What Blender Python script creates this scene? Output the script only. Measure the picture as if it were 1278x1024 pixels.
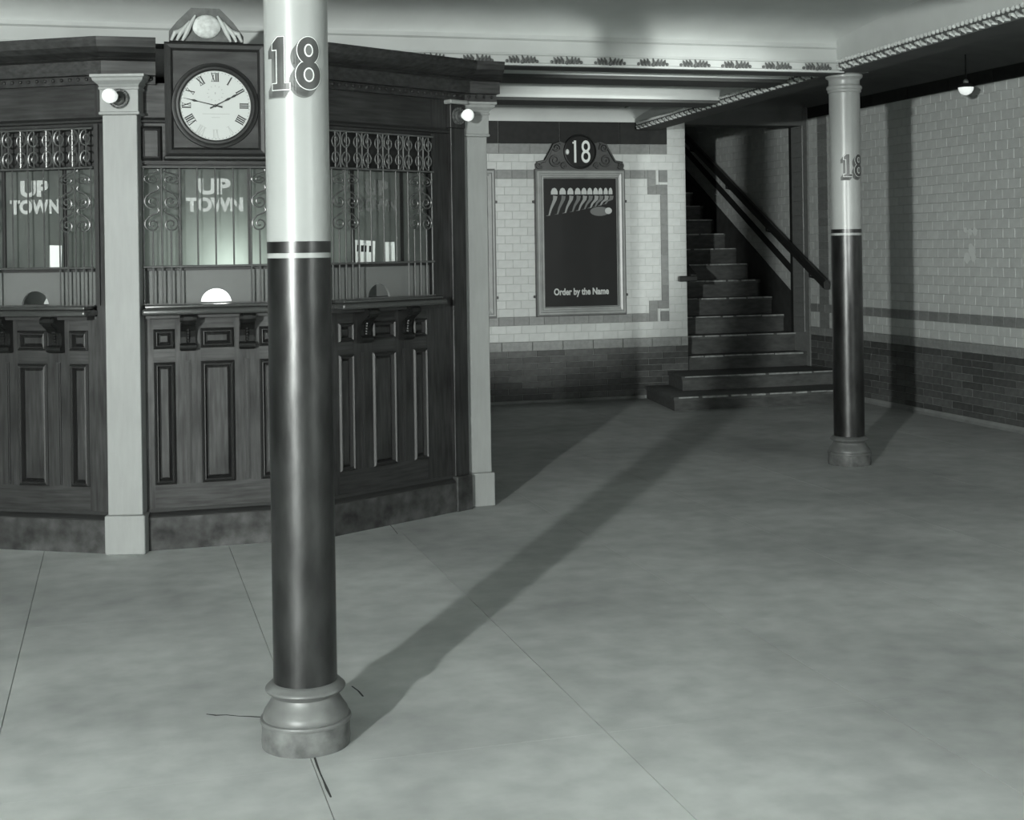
import bpy, bmesh, math, random
from mathutils import Matrix, Vector, Euler
R = math.radians
random.seed(18)
for o in list(bpy.data.objects): bpy.data.objects.remove(o)
S = bpy.context.scene
C = S.collection

# ------------------------------------------------------------------ camera, world, lights, exposure
cd = bpy.data.cameras.new('camera'); cam = bpy.data.objects.new('camera', cd); C.objects.link(cam)
cd.sensor_width = 36.0; cd.lens = 36.0*1720/1278; cd.shift_y = -(512-310.75)/1278
cd.clip_end = 200
cam.matrix_world = Matrix.Translation((0, 0, 1.5)) @ Matrix.Rotation(R(-16), 4, 'Z') @ Matrix.Rotation(R(90), 4, 'X') @ Matrix.Rotation(-0.0148, 4, 'Z')
S.camera = cam
W = bpy.data.worlds.new('world'); S.world = W; W.use_nodes = True
W.node_tree.nodes['Background'].inputs[0].default_value = (0.80, 1.0, 0.84, 1)
W.node_tree.nodes['Background'].inputs[1].default_value = 0.05
def lamp(name, loc, power, rad, col=(0.955, 1, 0.965)):
    l = bpy.data.lights.new(name, 'POINT'); l.energy = power; l.shadow_soft_size = rad; l.color = col
    o = bpy.data.objects.new(name, l); C.objects.link(o); o.location = loc; return o
lamp('photographer_flash', (-4.13, -2.98, 2.1), 3500, 0.10)
def spot(name, loc, aim, power, rad, cone, blend):
    l = bpy.data.lights.new(name, 'SPOT'); l.energy = power; l.color = (0.955, 1, 0.965); l.shadow_soft_size = rad; l.spot_size = R(cone); l.spot_blend = blend
    o = bpy.data.objects.new(name, l); C.objects.link(o); o.location = loc
    o.rotation_euler = (Vector(aim)-Vector(loc)).to_track_quat('-Z', 'Y').to_euler(); return o
spot('rear_wall_fill', (2.9, -1.2, 1.55), (4.0, 12.7, 1.82), 3500, 0.10, 15, 0.6)  # added narrow spot, shaped to brighten the rear wall alone
lamp('second_flash', (6.0, -3.0, 2.2), 320, 0.14)
S.view_settings.view_transform = 'Standard'; S.view_settings.look = 'None'
S.view_settings.exposure = 0.30; S.view_settings.gamma = 1.0

# ------------------------------------------------------------------ materials
MATS = {}
def mat(name, v, rough=0.5, spec=0.5, var=0.0, scale=6.0, stretch=(1, 1, 1), var2=0.0, scale2=1.0, bump=0.0, emit=0.0, coat=0.0, coat_r=0.2, transl=0.0, detail=4.0, svar=False):
    if name in MATS: return MATS[name]
    m = bpy.data.materials.new(name); m.use_nodes = True; nt = m.node_tree; N = nt.nodes; L = nt.links
    b = N['Principled BSDF']
    col = (v*0.965, v*1.0, v*0.98, 1)
    b.inputs['Base Color'].default_value = col
    b.inputs['Roughness'].default_value = rough
    b.inputs['Specular IOR Level'].default_value = spec
    b.inputs['Coat Weight'].default_value = coat; b.inputs['Coat Roughness'].default_value = coat_r
    if var or var2 or bump:
        tc = N.new('ShaderNodeTexCoord'); mp = N.new('ShaderNodeMapping'); mp.inputs['Scale'].default_value = stretch
        L.new(tc.outputs['Object'], mp.inputs[0])
        n = N.new('ShaderNodeTexNoise'); n.inputs['Scale'].default_value = scale; n.inputs['Detail'].default_value = detail
        L.new(mp.outputs[0], n.inputs['Vector'])
        mr = N.new('ShaderNodeMapRange'); mr.inputs[1].default_value = 0.3; mr.inputs[2].default_value = 0.7
        mr.inputs[3].default_value = 1-var; mr.inputs[4].default_value = 1+var; L.new(n.outputs[0], mr.inputs[0])
        fac = mr.outputs[0]
        if var2:
            n2 = N.new('ShaderNodeTexNoise'); n2.inputs['Scale'].default_value = scale2; n2.inputs['Detail'].default_value = 3
            L.new(tc.outputs['Object'], n2.inputs['Vector'])
            m2 = N.new('ShaderNodeMapRange'); m2.inputs[1].default_value = 0.3; m2.inputs[2].default_value = 0.7
            m2.inputs[3].default_value = 1-var2; m2.inputs[4].default_value = 1+var2; L.new(n2.outputs[0], m2.inputs[0])
            mu = N.new('ShaderNodeMath'); mu.operation = 'MULTIPLY'; L.new(fac, mu.inputs[0]); L.new(m2.outputs[0], mu.inputs[1]); fac = mu.outputs[0]
        mx = N.new('ShaderNodeVectorMath'); mx.operation = 'SCALE'; mx.inputs[0].default_value = col[:3]
        L.new(fac, mx.inputs['Scale']); L.new(mx.outputs[0], b.inputs['Base Color'])
        if svar:
            sm = N.new('ShaderNodeMath'); sm.operation = 'MULTIPLY'; sm.inputs[1].default_value = spec; L.new(fac, sm.inputs[0]); L.new(sm.outputs[0], b.inputs['Specular IOR Level'])
        if bump:
            bp = N.new('ShaderNodeBump'); bp.inputs['Strength'].default_value = bump; bp.inputs['Distance'].default_value = 0.01
            L.new(n.outputs[0], bp.inputs['Height']); L.new(bp.outputs[0], b.inputs['Normal'])
    if emit:
        b.inputs['Emission Color'].default_value = (0.95, 1, 0.97, 1); b.inputs['Emission Strength'].default_value = emit
    if transl:
        t = N.new('ShaderNodeBsdfTranslucent'); t.inputs[0].default_value = (0.9, 0.97, 0.92, 1)
        mxs = N.new('ShaderNodeMixShader'); mxs.inputs[0].default_value = transl
        L.new(b.outputs[0], mxs.inputs[1]); L.new(t.outputs[0], mxs.inputs[2])
        L.new(mxs.outputs[0], N['Material Output'].inputs[0])
    MATS[name] = m; return m
M_floor = [mat('concrete_%d' % i, 0.385+0.012*i, 0.62, 0.35, 0.13, 7, var2=0.22, scale2=0.9, bump=0.03) for i in range(3)]
M_joint = mat('joint_dark', 0.05, 0.9, 0.1)
M_mortar = mat('mortar', 0.42, 0.85, 0.2, 0.2, 30)
M_mortar_dk = mat('mortar_dark', 0.36, 0.85, 0.2, 0.2, 30)
M_white = [mat('tile_white_%d' % i, v, 0.28, 0.5, 0.05, 14) for i, v in enumerate((0.55, 0.565, 0.58, 0.54))]
M_pale = mat('tile_pale', 0.75, 0.35, 0.5)
M_grey = [mat('tile_grey_%d' % i, v, 0.4, 0.5, 0.12, 25) for i, v in enumerate((0.20, 0.235, 0.22))]
M_dkt = [mat('tile_dark_%d' % i, v, 0.55, 0.15, 0.15, 18) for i, v in enumerate((0.022, 0.027))]
M_brick = [mat('brick_%d' % i, v, 0.5, 0.4, 0.22, 16, var2=0.2, scale2=2) for i, v in enumerate((0.075, 0.09, 0.11, 0.065))]
M_capg = mat('dado_cap_grey', 0.26, 0.45, 0.4, 0.15, 30)
M_base = mat('cove_base_pale', 0.24, 0.5, 0.4, 0.15, 9)
M_plaster = mat('ceiling_plaster', 0.60, 0.8, 0.2, 0.06, 3, var2=0.06, scale2=0.8)
M_beam = mat('beam_plaster', 0.50, 0.7, 0.25, 0.05, 4)
M_soff = mat('soffit_shade', 0.10, 0.8, 0.2, 0.1, 5)  # shade of ceiling undersides put into a dark colour
M_orn = mat('ornament_plaster', 0.55, 0.6, 0.3, 0.25, 40)
M_orn_dk = mat('ornament_dark', 0.12, 0.7, 0.3, 0.25, 30)
M_wood = mat('varnished_wood', 0.006, 0.54, 0.85, 0.30, 6, (9, 9, 0.8), var2=0.30, scale2=2.2, detail=6, svar=True)
M_woodh = mat('varnished_wood_rail', 0.006, 0.54, 0.85, 0.30, 6, (0.8, 9, 9), var2=0.30, scale2=2.2, detail=6, svar=True)
M_woodd = mat('varnished_moulding', 0.006, 0.58, 0.9, 0.2, 6, (6, 6, 1))
M_wbase = mat('wood_base_scuffed', 0.022, 0.62, 0.8, 0.4, 14, var2=0.45, scale2=4, svar=True)
M_post = mat('post_painted', 0.26, 0.5, 0.5, 0.05, 7, (6, 6, 1), var2=0.07, scale2=2)
M_bracket = mat('bracket_dark', 0.010, 0.4, 0.35, 0.3, 30)
M_ledge = mat('ledge_polished', 0.04, 0.24, 1.0, 0.1, 5)
M_iron = mat('wrought_iron', 0.07, 0.35, 0.9, 0.2, 30)
M_glass = mat('frosted_glass', 0.10, 0.22, 0.7, 0.25, 4, var2=0.4, scale2=3, transl=0.30)
M_board = mat('wicket_board', 0.15, 0.5, 0.4, 0.08, 4)
M_paper = mat('paper', 0.85, 0.7, 0.2)
M_ink = mat('ink', 0.03, 0.6, 0.2)
M_letter = mat('window_letters', 0.45, 0.5, 0.3)
M_inside = mat('booth_inside', 0.55, 0.7, 0.2)
M_colw = mat('column_white_enamel', 0.31, 0.33, 0.5, 0.03, 5, var2=0.04, scale2=3)
M_cold = mat('column_dark_enamel', 0.008, 0.34, 0.7, 0.35, 14, (1, 1, 0.35), bump=0.10, svar=True)
M_colbase = mat('column_base_grey', 0.11, 0.42, 0.5, 0.22, 14, bump=0.05)
M_colplin = mat('column_plinth_scuffed', 0.10, 0.6, 0.4, 0.5, 18, bump=0.12)
M_blackp = mat('black_paint', 0.028, 0.35, 0.6)
M_num = mat('numeral_dark', 0.05, 0.4, 0.5, 0.3, 8)
M_numsh = mat('numeral_shadow', 0.11, 0.5, 0.4, 0.3, 8)
M_numw = mat('numeral_outline', 0.72, 0.4, 0.4)
M_case = mat('clock_case_wood', 0.006, 0.6, 0.8, 0.30, 5, (1, 9, 5), detail=6, svar=True)
M_dial = mat('clock_dial', 0.56, 0.45, 0.3)
M_dialink = mat('dial_ink', 0.05, 0.6, 0.2)
M_dialfaint = mat('dial_ink_glare', 0.46, 0.6, 0.2)  # bottom numerals, glare put into a pale ink colour
M_frame = mat('frame_metal', 0.30, 0.35, 0.7, 0.15, 8)
M_framed = mat('frame_metal_dark', 0.035, 0.4, 0.6, 0.2, 20)
M_poster = mat('poster_black', 0.012, 0.45, 0.2, 0.15, 3)
M_postw = mat('poster_white', 0.55, 0.6, 0.2)
M_postg = mat('poster_grey', 0.17, 0.6, 0.2)
M_stone = [mat('stair_stone_%d' % i, v, 0.6, 0.35, 0.25, 10, (1, 3, 3), var2=0.2, scale2=2) for i, v in enumerate((0.085, 0.10, 0.08))]
M_nose = mat('stair_nosing', 0.36, 0.45, 0.5, 0.35, 22)
M_rail = mat('handrail_dark', 0.02, 0.35, 0.6)
M_bulb = mat('bulb_glass', 0.8, 0.2, 0.5, emit=0.45)
M_brass = mat('fitting_metal', 0.08, 0.35, 0.8, 0.2, 20)
M_shade = mat('lamp_shade_dark', 0.02, 0.6, 0.2)
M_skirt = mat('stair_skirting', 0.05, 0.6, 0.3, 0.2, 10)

# ------------------------------------------------------------------ helpers
def box(bm, x0, x1, y0, y1, z0, z1):
    v = [bm.verts.new(p) for p in ((x0, y0, z0), (x1, y0, z0), (x1, y1, z0), (x0, y1, z0), (x0, y0, z1), (x1, y0, z1), (x1, y1, z1), (x0, y1, z1))]
    for f in ((0, 3, 2, 1), (4, 5, 6, 7), (0, 1, 5, 4), (1, 2, 6, 5), (2, 3, 7, 6), (3, 0, 4, 7)): bm.faces.new([v[i] for i in f])
def bevel(bm, w, seg=1):
    bmesh.ops.bevel(bm, geom=list(bm.edges), offset=w, segments=seg, affect='EDGES', profile=0.5)
def finish(bm, smooth=False):
    bmesh.ops.recalc_face_normals(bm, faces=bm.faces)
    me = bpy.data.meshes.new('mesh'); bm.to_mesh(me); bm.free()
    if smooth:
        for p in me.polygons: p.use_smooth = True
        try: me.set_sharp_from_angle(angle=R(40))
        except Exception: pass
    return me
def setm(me, m):
    me.materials.clear(); me.materials.append(m)
def obj(name, me, m=None, parent=None, loc=(0, 0, 0), rot=(0, 0, 0)):
    if isinstance(me, bmesh.types.BMesh): me = finish(me)
    if m is not None: setm(me, m)
    o = bpy.data.objects.new(name, me); C.objects.link(o); o.location = loc; o.rotation_euler = rot
    if parent is not None: o.parent = parent
    return o
def part(name, bm, m, parent, smooth=False, label=None, loc=(0, 0, 0), rot=(0, 0, 0)):
    o = obj(name, finish(bm, smooth), m, parent, loc, rot)
    if label: o['label'] = label
    return o
def pbox(name, m, parent, x0, x1, y0, y1, z0, z1, bev=0.0, label=None):
    bm = bmesh.new(); box(bm, x0, x1, y0, y1, z0, z1)
    if bev: bevel(bm, bev)
    return part(name, bm, m, parent, label=label)
def thing(name, label, cat, loc=(0, 0, 0), rz=0.0, group=None):
    o = bpy.data.objects.new(name, None); C.objects.link(o); o.location = loc; o.rotation_euler = (0, 0, rz)
    o['label'] = label; o['category'] = cat
    if group: o['group'] = group
    return o
def struct(name, bm_or_me, m, label):
    o = obj(name, bm_or_me, m); o['kind'] = 'structure'; o['label'] = label; return o
def copy_tree(o, parent=None, name=None):
    c = o.copy(); C.objects.link(c); c.parent = parent
    for ch in [x for x in C.objects if x.parent == o]: copy_tree(ch, c)
    return c
def lathe(bm, prof, n=32, c=(0, 0), a0=0.0, a1=2*math.pi):
    full = abs(a1-a0-2*math.pi) < 1e-6; cnt = n if full else n+1
    rings = []
    for r, z in prof:
        if r < 1e-6: rings.append([bm.verts.new((c[0], c[1], z))])
        else: rings.append([bm.verts.new((c[0]+r*math.cos(a0+(a1-a0)*i/n), c[1]+r*math.sin(a0+(a1-a0)*i/n), z)) for i in range(cnt)])
    for a, b in zip(rings, rings[1:]):
        for i in range(n):
            j = (i+1) % cnt if full else i+1
            if len(a) == 1 and len(b) == 1: continue
            if len(a) == 1: bm.faces.new((a[0], b[j], b[i]))
            elif len(b) == 1: bm.faces.new((a[i], a[j], b[0]))
            else: bm.faces.new((a[i], a[j], b[j], b[i]))
def tube(bm, pts, r, n=6, closed=False):
    pts = [Vector(p) for p in pts]; rings = []
    for i, p in enumerate(pts):
        if closed: d = pts[(i+1) % len(pts)]-pts[i-1]
        else: d = pts[min(i+1, len(pts)-1)]-pts[max(i-1, 0)]
        d.normalize(); up = Vector((0, 1, 0)) if abs(d.y) < 0.9 else Vector((1, 0, 0))
        a = d.cross(up).normalized(); b = d.cross(a).normalized()
        rr = r[i] if isinstance(r, (list, tuple)) else r
        rings.append([bm.verts.new(p+a*rr*math.cos(2*math.pi*k/n)+b*rr*math.sin(2*math.pi*k/n)) for k in range(n)])
    m = len(rings)
    for i in range(m if closed else m-1):
        A = rings[i]; B = rings[(i+1) % m]
        for k in range(n): bm.faces.new((A[k], A[(k+1) % n], B[(k+1) % n], B[k]))
    if not closed: bm.faces.new(rings[0][::-1]); bm.faces.new(rings[-1])
def prism(bm, poly, y0, y1):          # polygon in x,z extruded along y
    a = [bm.verts.new((x, y0, z)) for x, z in poly]; b = [bm.verts.new((x, y1, z)) for x, z in poly]
    bm.faces.new(a); bm.faces.new(b[::-1]); n = len(poly)
    for i in range(n): bm.faces.new((a[i], b[i], b[(i+1) % n], a[(i+1) % n]))
def plan_prism(bm, poly, z0, z1):     # polygon in x,y extruded along z
    a = [bm.verts.new((x, y, z0)) for x, y in poly]; b = [bm.verts.new((x, y, z1)) for x, y in poly]
    bm.faces.new(a[::-1]); bm.faces.new(b); n = len(poly)
    for i in range(n): bm.faces.new((a[i], a[(i+1) % n], b[(i+1) % n], b[i]))
def sphere(bm, c, r, seg=12, rings=8, sz=1.0):
    bmesh.ops.create_uvsphere(bm, u_segments=seg, v_segments=rings, radius=r, matrix=Matrix.Translation(c) @ Matrix.Diagonal((1, 1, sz, 1)))
def curve_mesh(splines, depth=0.0, offset=0.0):   # filled 2D outlines -> mesh in x,y ; holes by even-odd
    cu = bpy.data.curves.new('outline', 'CURVE'); cu.dimensions = '2D'; cu.fill_mode = 'BOTH'; cu.extrude = depth; cu.offset = offset
    for pts in splines:
        sp = cu.splines.new('POLY'); sp.points.add(len(pts)-1); sp.use_cyclic_u = True
        for q, (x, y) in zip(sp.points, pts): q.co = (x, y, 0, 1)
    o = bpy.data.objects.new('outline', cu); C.objects.link(o)
    dg = bpy.context.evaluated_depsgraph_get(); dg.update()
    me = bpy.data.meshes.new_from_object(o.evaluated_get(dg)); bpy.data.objects.remove(o); bpy.data.curves.remove(cu)
    return me
def text_mesh(s, size, depth=0.001, width=None, bold=0.0, align='CENTER'):
    cu = bpy.data.curves.new('lettering', 'FONT'); cu.body = s; cu.size = size; cu.extrude = depth; cu.offset = bold
    cu.align_x = align; cu.align_y = 'CENTER'; cu.resolution_u = 4
    o = bpy.data.objects.new('lettering', cu); C.objects.link(o)
    dg = bpy.context.evaluated_depsgraph_get(); dg.update()
    me = bpy.data.meshes.new_from_object(o.evaluated_get(dg)); bpy.data.objects.remove(o); bpy.data.curves.remove(cu)
    xs = [v.co.x for v in me.vertices]; ys = [v.co.y for v in me.vertices]
    cy = (min(ys)+max(ys))/2; cx = (min(xs)+max(xs))/2; k = (width/(max(xs)-min(xs))) if width else 1
    h = size/(max(ys)-min(ys)) if width else 1
    for v in me.vertices: v.co = ((v.co.x-cx)*k, (v.co.y-cy)*h, v.co.z)
    return me
UP = (R(90), 0, 0)     # lettering in the x,y plane stood up, facing -y
def sweep(bm, path, prof, caps=True):   # path in plan (left to right), prof = (out, z); out is towards the right-hand side (-y for a +x path)
    n = len(path); P = [Vector(p) for p in path]; rows = []
    for i in range(n):
        def nrm(a, b):
            d = (b-a).normalized(); return Vector((d.y, -d.x))
        if i == 0: m = nrm(P[0], P[1])
        elif i == n-1: m = nrm(P[-2], P[-1])
        else:
            a = nrm(P[i-1], P[i]); b = nrm(P[i], P[i+1]); m = (a+b)/(1+a.dot(b))
        rows.append([bm.verts.new((P[i].x+m.x*o, P[i].y+m.y*o, z)) for o, z in prof])
    k = len(prof)
    for A, B in zip(rows, rows[1:]):
        for j in range(k): bm.faces.new((A[j], B[j], B[(j+1) % k], A[(j+1) % k]))
    if caps: bm.faces.new(rows[0]); bm.faces.new(rows[-1][::-1])

# ------------------------------------------------------------------ floor: slabs of concrete with open joints
bm = bmesh.new(); box(bm, -7, 6.95, -5, 12.95, -0.25, -0.012)
floor = struct('floor', bm, M_joint, 'worn concrete concourse floor in large slabs with thin joints')
ujs = [0.53+0.905*i for i in range(-8, 8)]; ujs = [max(-7, min(6.8, u)) for u in ujs]; ujs[-1] = 6.8
vjs = [4.02+1.86*i for i in range(-5, 6)]; vjs[-1] = 12.77
for i, (u0, u1) in enumerate(zip(ujs, ujs[1:])):
    if u1-u0 < 0.1: continue
    for j, (v0, v1) in enumerate(zip(vjs, vjs[1:])):
        if v1-v0 < 0.1: continue
        g = 0.0013
        bm = bmesh.new(); box(bm, u0+g, u1-g, v0+0.0004, v1-0.0004, -0.04, 0)
        part('slab', bm, M_floor[(i*7+j*3) % 3], floor)
def crack(pts, w):
    bm = bmesh.new(); L_, R_ = [], []
    for k, (x, y) in enumerate(pts):
        a = Vector(pts[min(k+1, len(pts)-1)])-Vector(pts[max(k-1, 0)]); a.normalize(); nn = Vector((-a.y, a.x))*w*(0.3+0.9*random.random())
        L_.append(bm.verts.new((x+nn.x, y+nn.y, 0.0006))); R_.append(bm.verts.new((x-nn.x, y-nn.y, 0.0006)))
    for k in range(len(pts)-1): bm.faces.new((L_[k], L_[k+1], R_[k+1], R_[k]))
    part('crack', bm, M_joint, floor, label='dark ragged crack in the concrete')
def fl(x, y):                      # plan point of a floor mark
    H = 318-0.0148*(x-150); Z = 1720*1.5/(y-H); X = (x-640)/1720*Z; c, s = math.cos(R(16)), math.sin(R(16))
    return (X*c+Z*s, -X*s+Z*c)
crack([fl(x, y) for x, y in ((250, 892), (262, 893.5), (275, 893), (290, 894.5), (305, 895), (322, 896))], 0.006)
crack([fl(x, y) for x, y in ((383, 942), (387, 955), (391, 966), (395, 975), (399, 985), (404, 996))], 0.0045)
crack([fl(x, y) for x, y in ((432, 857), (440, 863), (446, 870))], 0.003)
crack([fl(x, y) for x, y in ((478, 651), (486, 659), (492, 667))], 0.003)

# ------------------------------------------------------------------ tiled walls
mesh_cache = {}
def tile_mesh(w, h, d, m):
    k = (round(w, 4), round(h, 4), round(d, 4), m.name)
    if k not in mesh_cache:
        bm = bmesh.new(); b = min(0.003, h*0.1)
        o = [bm.verts.new(p) for p in ((0, 0, 0), (w, 0, 0), (w, 0, h), (0, 0, h))]
        i = [bm.verts.new(p) for p in ((b, -d, b), (w-b, -d, b), (w-b, -d, h-b), (b, -d, h-b))]
        bm.faces.new(i)
        for q in range(4): bm.faces.new((o[q], o[(q+1) % 4], i[(q+1) % 4], i[q]))
        me = finish(bm); setm(me, m); mesh_cache[k] = me
    return mesh_cache[k]
def lay(parent, name, rects, limit, key, frame):
    """rects: (x0,x1,z0,z1,material,depth); the `limit` first by key become parts, the rest one joined part. frame maps wall x -> plan"""
    rects = sorted(rects, key=key); gap = 0.0018
    (ox, oy), rz = frame
    for (x0, x1, z0, z1, m, d) in rects[:limit]:
        me = tile_mesh(x1-x0-gap, z1-z0-gap, d, m)
        o = bpy.data.objects.new(name, me); C.objects.link(o); o.parent = parent
        c, s = math.cos(rz), math.sin(rz)
        o.location = (ox+c*(x0+gap/2), oy+s*(x0+gap/2), z0+gap/2)
        o.rotation_euler = (random.uniform(-.0015, .0015), 0, rz+random.uniform(-.0015, .0015))
    rest = {}
    for r in rects[limit:]: rest.setdefault(r[4].name, []).append(r)
    if rest:
        verts, faces, mi, mlist = [], [], [], []
        for q, (mn, rs) in enumerate(rest.items()):
            mlist.append(rs[0][4])
            for (x0, x1, z0, z1, m, d) in rs:
                n = len(verts); x0 += gap/2; x1 -= gap/2; z0 += gap/2; z1 -= gap/2; b = 0.003
                verts += [(x0, 0, z0), (x1, 0, z0), (x1, 0, z1), (x0, 0, z1), (x0+b, -d, z0+b), (x1-b, -d, z0+b), (x1-b, -d, z1-b), (x0+b, -d, z1-b)]
                faces += [(n+4, n+5, n+6, n+7)]+[(n+q2, n+(q2+1) % 4, n+4+(q2+1) % 4, n+4+q2) for q2 in range(4)]; mi += [q]*5
        me = bpy.data.meshes.new('mesh'); me.from_pydata(verts, [], faces)
        for m in mlist: me.materials.append(m)
        me.polygons.foreach_set('material_index', mi); me.update()
        o = obj(name+'_field', me, None, parent, (ox, oy, 0), (0, 0, rz)); o['kind'] = 'stuff'
def courses(x0, x1, z0, z1, n, length, pick, d, shift=0.5):
    out = []; h = (z1-z0)/n
    for k in range(n):
        x = x0-length*(shift if k % 2 else 0)
        while x < x1-1e-6:
            a, b = max(x, x0), min(x+length, x1)
            if b-a > 0.012: out.append((a, b, z0+k*h, z0+(k+1)*h, pick(), d))
            x += length
    return out
def split_out(rects, ax, bx, az, bz):    # remove the part of each rect lying inside a window
    out = []
    for (x0, x1, z0, z1, m, d) in rects:
        if x1 <= ax+1e-4 or x0 >= bx-1e-4 or z1 <= az+1e-4 or z0 >= bz-1e-4: out.append((x0, x1, z0, z1, m, d)); continue
        if x0 < ax-0.01: out.append((x0, ax, z0, z1, m, d))
        if x1 > bx+0.01: out.append((bx, x1, z0, z1, m, d))
        if z0 < az-0.012: out.append((max(x0, ax), min(x1, bx), z0, az, m, d))
        if z1 > bz+0.012: out.append((max(x0, ax), min(x1, bx), bz, z1, m, d))
    return out
white = lambda: random.choice(M_white)
grey = lambda: random.choice(M_grey)
dark = lambda: random.choice(M_dkt)
brick = lambda: random.choice(M_brick)

# back wall: plane v = 12.77, corner at u = 5.477
VB, UC, UR = 12.77, 5.477, 6.80
bm = bmesh.new(); box(bm, -7, UC, VB, VB+0.2, -0.05, 3.3)
wall_back = struct('wall_back', bm, M_mortar, 'rear wall of white glazed tile with grey bands above a dark brick dado')
US = 2.3; UE = UC
rects = courses(US, UE, 0.60, 0.757, 2, 0.152, white, 0.003)
rects += courses(US, UE, 0.842, 2.176, 17, 0.152, white, 0.003)
rects += courses(US, UE, 2.262, 2.419, 2, 0.152, white, 0.003)
A = UE-0.195                                   # right end of the grey border; white tiles go on to the corner
for win in ((US, A, 0.757, 0.842), (US, A, 2.176, 2.262), (A-0.08, A, 0.842, 2.176), (A-0.215, A, 0.842, 0.965), (A-0.215, A, 2.02, 2.176)):
    rects = split_out(rects, *win)
rects += courses(A, UE, 0.757, 0.842, 1, 0.152, white, 0.003)+courses(A, UE, 2.176, 2.262, 1, 0.152, white, 0.003)+courses(A, UE, 2.419, 2.735, 4, 0.152, white, 0.003)
for fc in (3.03, 4.354):
    rects = split_out(rects, fc-0.43, fc+0.43, 0.9, 2.2)
FB = ((0, VB), 0.0)
lay(wall_back, 'tile', rects, 300, lambda r: 0 if r[0] > 3.35 else 1, FB)
g = courses(US, A-0.215, 0.757, 0.842, 1, 0.152, grey, 0.007)+courses(US, A-0.215, 2.176, 2.262, 1, 0.152, grey, 0.007)
g += courses(A-0.08, A, 0.965, 2.02, 7, 0.152, grey, 0.007, 0)
g += courses(A-0.215, A-0.125, 0.757, 0.965, 2, 0.152, grey, 0.007, 0)+courses(A-0.125, A, 0.885, 0.965, 1, 0.152, grey, 0.007, 0)
g += courses(A-0.215, A-0.125, 2.02, 2.262, 3, 0.152, grey, 0.007, 0)+courses(A-0.125, A, 2.02, 2.115, 1, 0.152, grey, 0.007, 0)
g += courses(US, A, 2.419, 2.515, 1, 0.31, grey, 0.008)
lay(wall_back, 'band_tile', g, 300, lambda r: r[0], FB)
lay(wall_back, 'corner_square', [(A-0.095, A, 0.757, 0.858, M_grey[0], 0.009), (A-0.095, A, 2.143, 2.262, M_grey[0], 0.009)], 9, lambda r: 0, FB)
lay(wall_back, 'square_border', [(A-0.125, A-0.095, 0.757, 0.885, M_white[2], 0.008), (A-0.095, A, 0.858, 0.885, M_white[2], 0.008),
    (A-0.125, A-0.095, 2.115, 2.262, M_white[2], 0.008), (A-0.095, A, 2.115, 2.143, M_white[2], 0.008)], 9, lambda r: 0, FB)
lay(wall_back, 'frieze_panel', courses(US, A, 2.515, 2.735, 1, 0.62, dark, 0.012), 99, lambda r: 0, FB)
lay(wall_back, 'brick', courses(US, UE, 0.03, 0.51, 8, 0.29, brick, 0.006), 300, lambda r: -r[0], FB)
lay(wall_back, 'dado_cap', courses(US, UE, 0.51, 0.60, 1, 0.31, lambda: M_capg, 0.016), 99, lambda r: 0, FB)
bm = bmesh.new(); sweep(bm, [(US, VB), (5.0, VB)], [(0, 0), (0.03, 0), (0.018, 0.012), (0.012, 0.03), (0, 0.03)])
struct('baseboard_back', bm, M_base, 'pale cove base at the foot of the rear brick dado')

# right wall: plane u = 6.80, runs back into the stairwell
bm = bmesh.new(); box(bm, UR, UR+0.2, -5, 17.9, -0.05, 4.9)
wall_right = struct('wall_right', bm, M_mortar_dk, 'long side wall of white glazed tile with a grey band over dark brick')
VS, VE = 6.0, 12.68            # wall x coordinate runs towards the camera: x = VE - v
FR = ((UR, VE), R(-90))
LEN = VE-VS
rects = courses(0, LEN, 0.664, 0.817, 2, 0.152, white, 0.003)+courses(0, LEN, 0.899, 2.783, 24, 0.152, white, 0.003)
rects = split_out(rects, 0.19, 0.39, 0.60, 2.95)
rects = [r for r in rects]
spots = []
lay(wall_right, 'tile', rects, 300, lambda r: abs((VE-r[0])-10.6)+abs((r[2]+r[3])/2-1.5)*1.2, FR)
g = courses(0, LEN, 0.817, 0.899, 1, 0.152, grey, 0.007)+courses(0.19, 0.39, 0.664, 0.817, 2, 0.2, grey, 0.007, 0)+courses(0.19, 0.39, 0.899, 2.783, 24, 0.2, grey, 0.007, 0)
lay(wall_right, 'frieze_panel', courses(0, LEN, 2.783, 2.98, 1, 0.62, dark, 0.012), 99, lambda r: 0, FR)  # dark row echoes the rear frieze and stands in for shade up here
lay(wall_right, 'band_tile', g, 300, lambda r: r[0], FR)
lay(wall_right, 'brick', courses(0, LEN, 0.03, 0.583, 9, 0.29, brick, 0.006), 300, lambda r: abs((VE-r[0])-10.5), FR)
for k in range(11):  # irregular pale blotches on the tiles
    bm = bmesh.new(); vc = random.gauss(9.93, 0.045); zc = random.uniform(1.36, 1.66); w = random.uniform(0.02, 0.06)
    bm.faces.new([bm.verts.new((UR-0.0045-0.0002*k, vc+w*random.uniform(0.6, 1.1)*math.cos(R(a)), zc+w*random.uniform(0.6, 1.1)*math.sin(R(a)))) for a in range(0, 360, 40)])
    part('pale_blotch', bm, M_pale, wall_right)
lay(wall_right, 'dado_cap', courses(0, LEN, 0.583, 0.664, 1, 0.31, lambda: M_capg, 0.016), 99, lambda r: 0, FR)
bm = bmesh.new(); sweep(bm, [(UR, 11.65), (UR, VS)], [(0, 0), (0.05, 0), (0.03, 0.02), (0.018, 0.045), (0, 0.045)])
struct('baseboard_right', bm, M_base, 'pale cove base along the foot of the side wall')
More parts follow.
